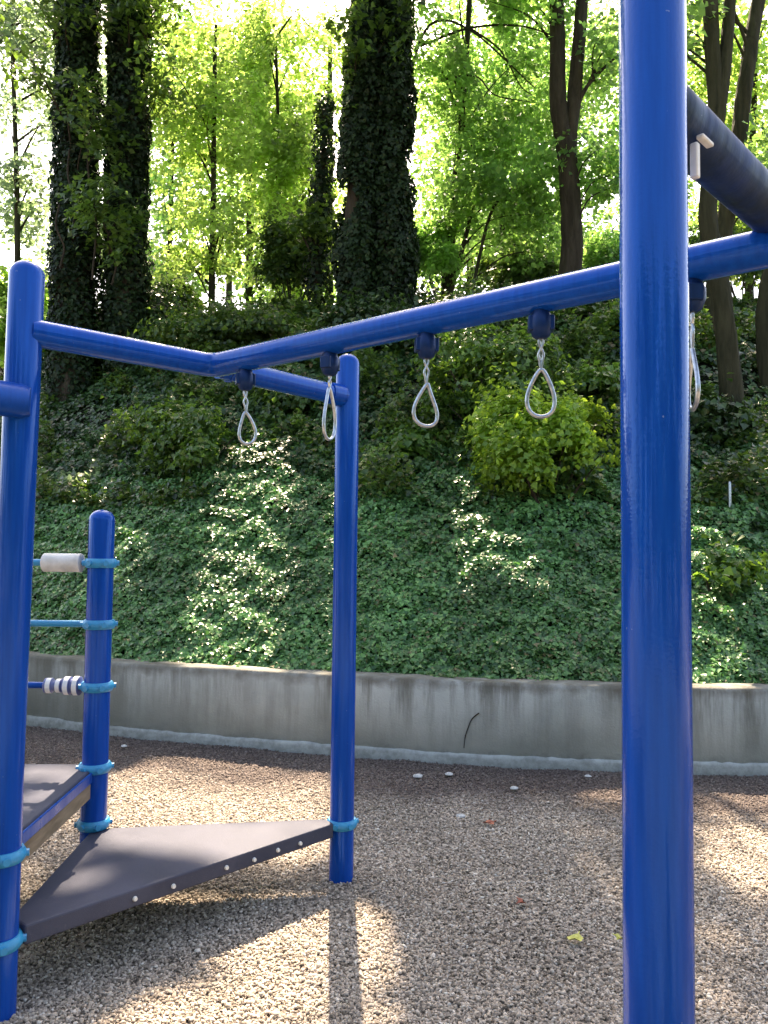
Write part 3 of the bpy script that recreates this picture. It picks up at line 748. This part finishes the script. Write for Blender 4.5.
# right hand trees
b = gp(734, 10.2); tE = Tree('leaning_tree', [([b, at(722, 300, 10.2), at(708, 215, 10.2), at(716, 120, 10.2), at(710, 0, 10.3), at(704, -220, 10.6)], .14, .09),
     ([at(713, 150, 10.2), at(722, 90, 10.2), at(730, 0, 10.3), at(742, -220, 10.6)], .10, .07)], 'bare leaning tree with two stems just right of the near post', 'bark2', GB, 'maple', .12)
b = gp(705, 12.0); tF = Tree('leaning_tree', [([b, at(722, 240, 12), at(737, 150, 12), at(747, 70, 12), at(758, 0, 12.1), at(790, -200, 12.3)], .15, .10)], 'tree leaning right behind the dark overhead arm', 'bark2', GB, 'maple', .12)
b = gp(770, 10.8); tG = Tree('leaning_tree', [([b, at(768, 300, 10.8), at(790, 200, 10.8), at(815, 60, 10.9), at(840, -150, 11)], .15, .10)], 'brown trunk at the right edge above the dark shrub', 'bark2', GB, 'maple', .12)
# background broadleaf trees
def bg_tree(px, Y, r0, label, leaf, size, lean=0, name='broadleaf_tree', top=None):
    b = gp(px, Y); r0 *= .68; top = (25 if 150 < px < 345 else -120) if top is None else top
    return Tree(name, [([b, at(px+lean*.3, 200, Y), at(px+lean*.7, 60, Y), at(px+lean, top, Y+.2)], r0, r0*.45)], label, 'bark2', GB, leaf, size)
t1 = bg_tree(212, 15.5, .10, 'slim sunlit yellow green tree between the left and centre trunks', 'sunny', .115, 4)
t2 = bg_tree(282, 17.5, .08, 'bright yellow green tree just left of the centre trunk', 'sunny', .125, -8)
t3 = bg_tree(168, 19, .10, 'slim pale green tree beside the second big trunk', 'maple', .125, 10)
t4 = bg_tree(445, 15.5, .14, 'green maple with arching boughs right of the centre trunk', 'maple', .115, 30, 'maple_tree')
t5 = bg_tree(500, 19.5, .13, 'leafy green tree behind the arching maple', 'maple', .135, 10)
t6 = bg_tree(628, 18, .14, 'green tree behind the near blue post', 'maple', .13, 0)
t7 = bg_tree(20, 16, .10, 'thin pale leaved tree at the left edge', 'grey', .12, -10)
t8 = bg_tree(748, 17, .14, 'sunny tree behind the right hand trunks', 'sunny', .13, 10)
t9 = bg_tree(250, 25, .2, 'far pale green tree seen through the left gap', 'maple', .17, 0)
t10 = bg_tree(470, 27, .2, 'far green tree low behind the arching maple', 'maple', .17, 0)
def C(t, px, py, Y, rx, ry, n, **kw):
    sc = Y/F_PX; t.crown(at(px, py, Y), (rx*sc, max(rx*sc*.8, .9), ry*sc), n, **kw)
# left gap, bright
C(t1, 195, 120, 15.5, 55, 110, 105, nl=30); C(t1, 215, 235, 15.3, 40, 40, 22, nl=24)
C(t2, 275, 60, 17.5, 60, 90, 150, nl=30); C(t2, 285, 175, 17.0, 42, 80, 85, nl=30); C(t2, 290, 265, 16.5, 36, 45, 40, nl=26)
C(t3, 172, 60, 19, 40, 90, 60, nl=24); C(t3, 170, 190, 19, 30, 50, 24, nl=22)
C(t9, 250, 130, 25, 90, 100, 110, nl=26, cr=.6); C(t9, 290, 290, 25, 60, 40, 50, nl=26, cr=.6)
# maple right of centre
C(t4, 455, 60, 15.2, 55, 85, 95, nl=30); C(t4, 520, 110, 15.2, 60, 70, 85, nl=30); C(t4, 480, 190, 15.2, 60, 55, 70, nl=28); C(t4, 530, 240, 15.5, 50, 35, 34, nl=26)
C(t5, 470, 100, 19.5, 70, 110, 110, nl=28, cr=.5); C(t5, 545, 60, 19.5, 60, 80, 70, nl=28, cr=.5); C(t5, 510, 215, 19.5, 60, 55, 55, nl=26, cr=.5)
C(t10, 470, 250, 27, 80, 50, 70, nl=24, cr=.65); C(t10, 600, 280, 27, 50, 25, 30, nl=24, cr=.65)
for (p0, p1, p2, p3, r) in (((408, 78, 15), (430, 25, 14.8), (470, 30, 14.6), (535, 88, 14.4), .035), ((420, 46, 15), (470, 28, 14.6), (520, 26, 14.4), (560, 38, 14.2), .03),
        ((470, 28, 14.7), (500, 50, 14.6), (520, 85, 14.5), (532, 95, 14.5), .022), ((440, 80, 15), (475, 76, 14.8), (495, 95, 14.6), (530, 102, 14.5), .022), ((470, 300, 15.2), (490, 215, 15.1), (510, 190, 15), (516, 180, 15), .04), ((448, 300, 15.4), (462, 250, 15.4), (470, 220, 15.4), (474, 205, 15.4), .07)):
    P = path([at(*p0), at(*p1), at(*p2), at(*p3)], 6); t4.m.tube(P, list(np.linspace(r, r*.35, len(P))), 7)
t11 = bg_tree(330, 22, .16, 'pale green tree far behind the centre trunk', 'sunny', .15, 0)
t12 = bg_tree(110, 23, .16, 'pale tree far behind the two left trunks', 'maple', .15, 0)
t13 = bg_tree(560, 24, .16, 'pale green tree far behind the forked tree', 'maple', .155, 0)
t14 = bg_tree(720, 24, .16, 'pale green tree far behind the right hand trunks', 'sunny', .155, 0)
C(t11, 300, 60, 22, 60, 90, 80, cr=.55); C(t11, 300, 220, 22, 60, 60, 70, cr=.55); C(t12, 180, 130, 23, 50, 130, 80, cr=.55); C(t12, 180, 270, 23, 60, 25, 34, cr=.5)
C(t13, 560, 110, 24, 80, 110, 120, cr=.6); C(t13, 540, 255, 24, 80, 35, 60, cr=.55); C(t13, 440, 170, 24, 30, 120, 50, cr=.55); C(t14, 735, 180, 24, 50, 90, 70, cr=.55)
C(t1, 190, 265, 15.5, 46, 24, 16); C(t2, 255, 110, 17, 40, 80, 60)
for px, lab, lf in ((90, 'farthest pale green tree at left, seen between the trunks', 'grey'), (230, 'farthest yellow green tree in the gap left of the centre trunk', 'sunny'), (500, 'farthest green tree right of the centre trunk', 'maple'), (650, 'farthest green tree at right behind the near post', 'maple')):
    tt = bg_tree(px, 31, .2, lab, lf, .2, 0)
    C(tt, px, 80, 31, 85, 120, 105, cr=.75); C(tt, px+10, 235, 31, 80, 45, 60, cr=.7)
C(t7, 60, 60, 16.5, 70, 70, 36, cr=.35); C(t7, 25, 205, 16.5, 40, 40, 24, cr=.35); C(t12, 165, 285, 20, 30, 22, 22, cr=.4); C(t8, 730, 40, 17, 60, 50, 50)
# fork tree and right
C(tD, 600, 170, 14.2, 24, 38, 28, nl=26); C(tD, 545, 170, 14.4, 34, 30, 18, nl=24); C(tD, 600, 60, 14.3, 24, 40, 18, nl=24); C(tD, 530, 5, 14.4, 50, 40, 40, nl=26)
C(t6, 625, 270, 18, 40, 35, 40, nl=26); C(t6, 640, 130, 18, 55, 110, 80, nl=26)
C(t8, 745, 120, 17, 55, 90, 70, nl=26); C(t8, 750, 235, 17, 50, 45, 60, nl=26)
C(tE, 690, 30, 10.4, 24, 40, 10, nl=20, cr=.3); C(tF, 760, 180, 12, 26, 50, 22, nl=24, cr=.35); C(tF, 700, 10, 12.1, 30, 30, 10, nl=22, cr=.35)
# left edge
C(t7, 22, 25, 16, 45, 40, 34, nl=24); C(t7, 25, 120, 16, 32, 26, 10, nl=20); C(t7, 20, 175, 16, 34, 20, 12, nl=20)
C(tA, 50, 5, 13.2, 45, 24, 12, nl=28); C(tA, 36, 75, 13.2, 28, 12, 7, nl=24); C(tB, 135, 5, 13.4, 50, 34, 24, nl=28); C(tB, 158, 80, 13.4, 18, 45, 10, nl=24)
C(tA, 100, 125, 13.3, 22, 60, 16, nl=26, cr=.3); C(tB, 105, 215, 13.2, 30, 60, 26, nl=26, cr=.3, hang=.5)
C(tC2, 318, 120, 14.5, 16, 90, 20, nl=26, cr=.32); C(tC2, 312, 220, 14.3, 18, 50, 18, nl=26, cr=.32); C(tC, 345, 60, 13, 22, 70, 24, nl=28, cr=.3); C(tC, 400, 30, 13, 20, 40, 10, nl=26, cr=.3)
# hanging vine stems on the left pair
for px, y0, y1, Y in ((92, 110, 280, 13.3), (112, 215, 285, 13.4), (107, 200, 262, 13.4), (60, 205, 268, 13.3), (72, 150, 230, 13.3)):
    P = path([at(px+random.uniform(-6, 10), y0, Y), at(px-4, (y0*2+y1)/3, Y-.05), at(px+4, (y0+2*y1)/3, Y), at(px, y1, Y)], 6)
    tB.m.tube(P, .018, 6)
# ------- high boughs above the picture that shade the play area
hosts = [tA, tB, tC, tD, tE, tF, tG, t1, t2, t4, t5, t6, t7, t8]
tops = np.array([t.stems[0][0][-1] for t in hosts])
cnt = {}
umin, umax, vmin, vmax = -8.5, 8.0, -9.5, 1.5
P0 = sunplane(np.array([[0, 1.0, 0.], [0, 13., 6.]]))
v0, v1 = sorted((P0[0, 1], P0[1, 1]))
NCL = 3050
DK3 = [np.array([*pL, .3]), np.array([*pF, .3]), np.array([*pB, .3]), np.array([*pD, .6])]
FGAP = []                                # the sunlit foliage further back keeps its own light
for pix, Y in (([(150, 20), (328, 20), (328, 310), (150, 310)], 16.2), ([(425, 80), (615, 80), (615, 310), (418, 310)], 16.2), ([(690, 60), (775, 60), (775, 260), (690, 260)], 17.), ([(-20, 180), (50, 180), (50, 290), (-20, 290)], 15.)):
    P = np.array([at(px, py, Y) for px, py in pix]); FGAP.append((sunplane(P), float((P @ SUN).max())))
def in_gap(p):
    q = sunplane(p[None])[0]
    for poly, t0 in FGAP:
        if poly[:, 0].min() < q[0] < poly[:, 0].max() and poly[:, 1].min() < q[1] < poly[:, 1].max() and p @ SUN > t0-1.: return True
    return False
for _ in range(NCL):
    u = random.uniform(-5.5, 6.5); v = random.uniform(v0-1.0, v1+2.0)
    if _ >= 2750:
        q_ = np.random.default_rng(_).random(2); p0 = np.array([-.1+3.4*q_[0], 1.8+4.0*q_[1], 0.]); u, v = sunplane(p0[None])[0]
    elif _ >= 2500:
        w_ = np.random.default_rng(_).dirichlet((1, 1, 1)); kk = DK3[:3] if _ % 4 else [DK3[0], DK3[2], DK3[3]]
        p0 = sum(a_*b_ for a_, b_ in zip(w_, kk)); u, v = sunplane(p0[None])[0]
    p0 = E1*u+E2*v                         # a point on the sun ray
    # walk up the ray until it is above the top of the picture's view
    t = (CAM_H+1.3-p0[2]+.74*p0[1])/(SUN[2]-.74*SUN[1])
    p = p0+SUN*(t+random.random()**1.3*4.0)
    if p[1] < 5 or in_gap(p): continue
    d = np.hypot(tops[:, 0]-p[0], (tops[:, 1]-p[1])*.6)+np.random.default_rng(_).random(len(hosts))*1.5
    h = hosts[int(d.argmin())]
    r = random.uniform(.4, .75)
    h.cl.append((p, r, 26, .5, 0.0))
    cnt[h] = cnt.get(h, 0)+1
    if cnt[h] % 30 == 1:
        P_ = h.stems[0][0]; up = P_[P_[:, 2] > CAM_H+.78*P_[:, 1]]
        if len(up): h.limb(p, .045, up[int(np.abs(up[:, 2]-p[2]+1.).argmin())])
for t in TREES: t.finish()

# ------------------------------------------------------------------ unseen wood added behind the camera to shape reflections and ambient light
parts = []; P_, Nn_, T_, Z_ = [], [], [], []; TM = MB()
rg = random.Random(5)
for i in range(17):
    a = rad(188+10.5*i+rg.uniform(-4, 4)); R_ = rg.uniform(10, 17); bx, by = R_*math.cos(a), R_*math.sin(a)-1.0
    h = rg.uniform(5, 8.5); TM.tube([(bx, by, -.1), (bx+rg.uniform(-.4, .4), by, h*.5), (bx+rg.uniform(-.8, .8), by, h)], [.25, .18, .06], 9)
    for j in range(10):
        c = np.array([bx+rg.uniform(-1.7, 1.7), by+rg.uniform(-1.5, 1.5), h*rg.uniform(.22, 1.05)]); n_ = 230
        d = rdir(n_)*(rng.random(n_)**.4)[:, None]*np.array([1.25, 1.25, 1.0])
        P_.append(c+d); Nn_.append(d+np.array([0, 0, .8])+rng.normal(0, .5, (n_, 3))); T_.append(rng.normal(0, 1, (n_, 3))); Z_.append(rng.uniform(.28, .5, n_))
V, Q = leaves(*map(np.concatenate, (P_, Nn_, T_, Z_)))
tl = tag(fast_mesh('unseen_treeline', V, Q, MAT['deep']), 'unseen broadleaf wood added behind the camera to shape reflections', 'wood', kind='stuff')
tr = TM.build('trunks', MAT['bark'], tl); tr['kind'] = 'stuff'

# ------------------------------------------------------------------ small things on the mulch
def fallen(px, py, mat, size, label, a):
    p = onz(px, py, 0.012); m = MB(); n_ = 9; o_ = []
    for i in range(n_):
        th = 2*math.pi*i/n_; r = size*(1 if i % 2 == 0 else .62); o_.append((p[0]+r*math.cos(th+a)*1.3, p[1]+r*math.sin(th+a), p[2]+.012+.010*math.sin(th*2+a)))
    m.add(o_+[(p[0], p[1], p[2]+.006)], [(i, (i+1) % n_, n_) for i in range(n_)])
    m.tube([(p[0], p[1], p[2]+.008), (p[0]+size*1.9*math.cos(a), p[1]+size*1.9*math.sin(a), p[2]+.016)], .0025, 5)
    tag(m.build('fallen_leaf', mat, None, origin=tuple(p)), label, 'leaf', 'fallen leaves on the mulch')
fallen(575, 941, MAT['yleaf'], .032, 'yellow fallen leaf on the mulch left of the near post', 1.)
fallen(620, 940, MAT['yleaf'], .018, 'small yellow leaf touching the near post\'s left edge', 2.4)
fallen(488, 824, MAT['rleaf'], .030, 'reddish fallen leaf on the mulch nearer the wall', .3)
fallen(521, 904, MAT['rleaf'], .020, 'small brown curled leaf in the middle of the mulch', 1.9)
def stone(px, py, r, label):
    p = onz(px, py, .012); m = MB(); v = []
    rows = ((-.6, .55), (-.15, 1.), (.35, .85), (.7, .4))
    for zz, rr in rows:
        for j in range(7):
            a = 2*math.pi*j/7; q = rr*random.uniform(.8, 1.15); v.append((p[0]+r*1.3*q*math.cos(a), p[1]+r*q*math.sin(a), p[2]+r*.7*zz))
    f = [(i*7+j, i*7+(j+1) % 7, (i+1)*7+(j+1) % 7, (i+1)*7+j) for i in range(3) for j in range(7)]+[tuple(reversed(range(7))), tuple(range(21, 28))]
    m.add(v, f); tag(m.build('pebble', MAT['stone'], None, origin=tuple(p)), label, 'pebble', 'pale pebbles on the mulch near the wall')
stone(418, 776, .030, 'pale flat pebble at the wall foot right of the far post')
stone(449, 774, .026, 'pale pebble at the wall foot, second from the far post')
stone(514, 788, .024, 'pale pebble near the wall, midway between the blue posts')
stone(461, 816, .026, 'white pebble out on the mulch, farthest from the wall')
stone(588, 776, .020, 'small pebble at the wall foot beside the near post')
stone(124, 746, .022, 'pale pebble by the wall right of the ladder post')
def onwall(px, py):
    d = ray(px, py); d = d/d[1]
    for Y in np.arange(5.5, 9, .005):
        p = np.array([0, 0, CAM_H])+d*Y
        if p[1] > wallY(p[0])-.008: return p
q = [onwall(*p) for p in ((479, 713), (472, 719), (468, 728), (465, 738), (464, 748))]
tag(MB().tube(path(q, 4), [.005]*5+[.004]*8+[.0025]*4, 7).build('dry_twig', MAT['bark'], None, origin=tuple(q[-1])), 'thin dark curved twig against the grey wall face', 'twig')
for o in bpy.data.objects:
    if '_w' in o: del o['_w']
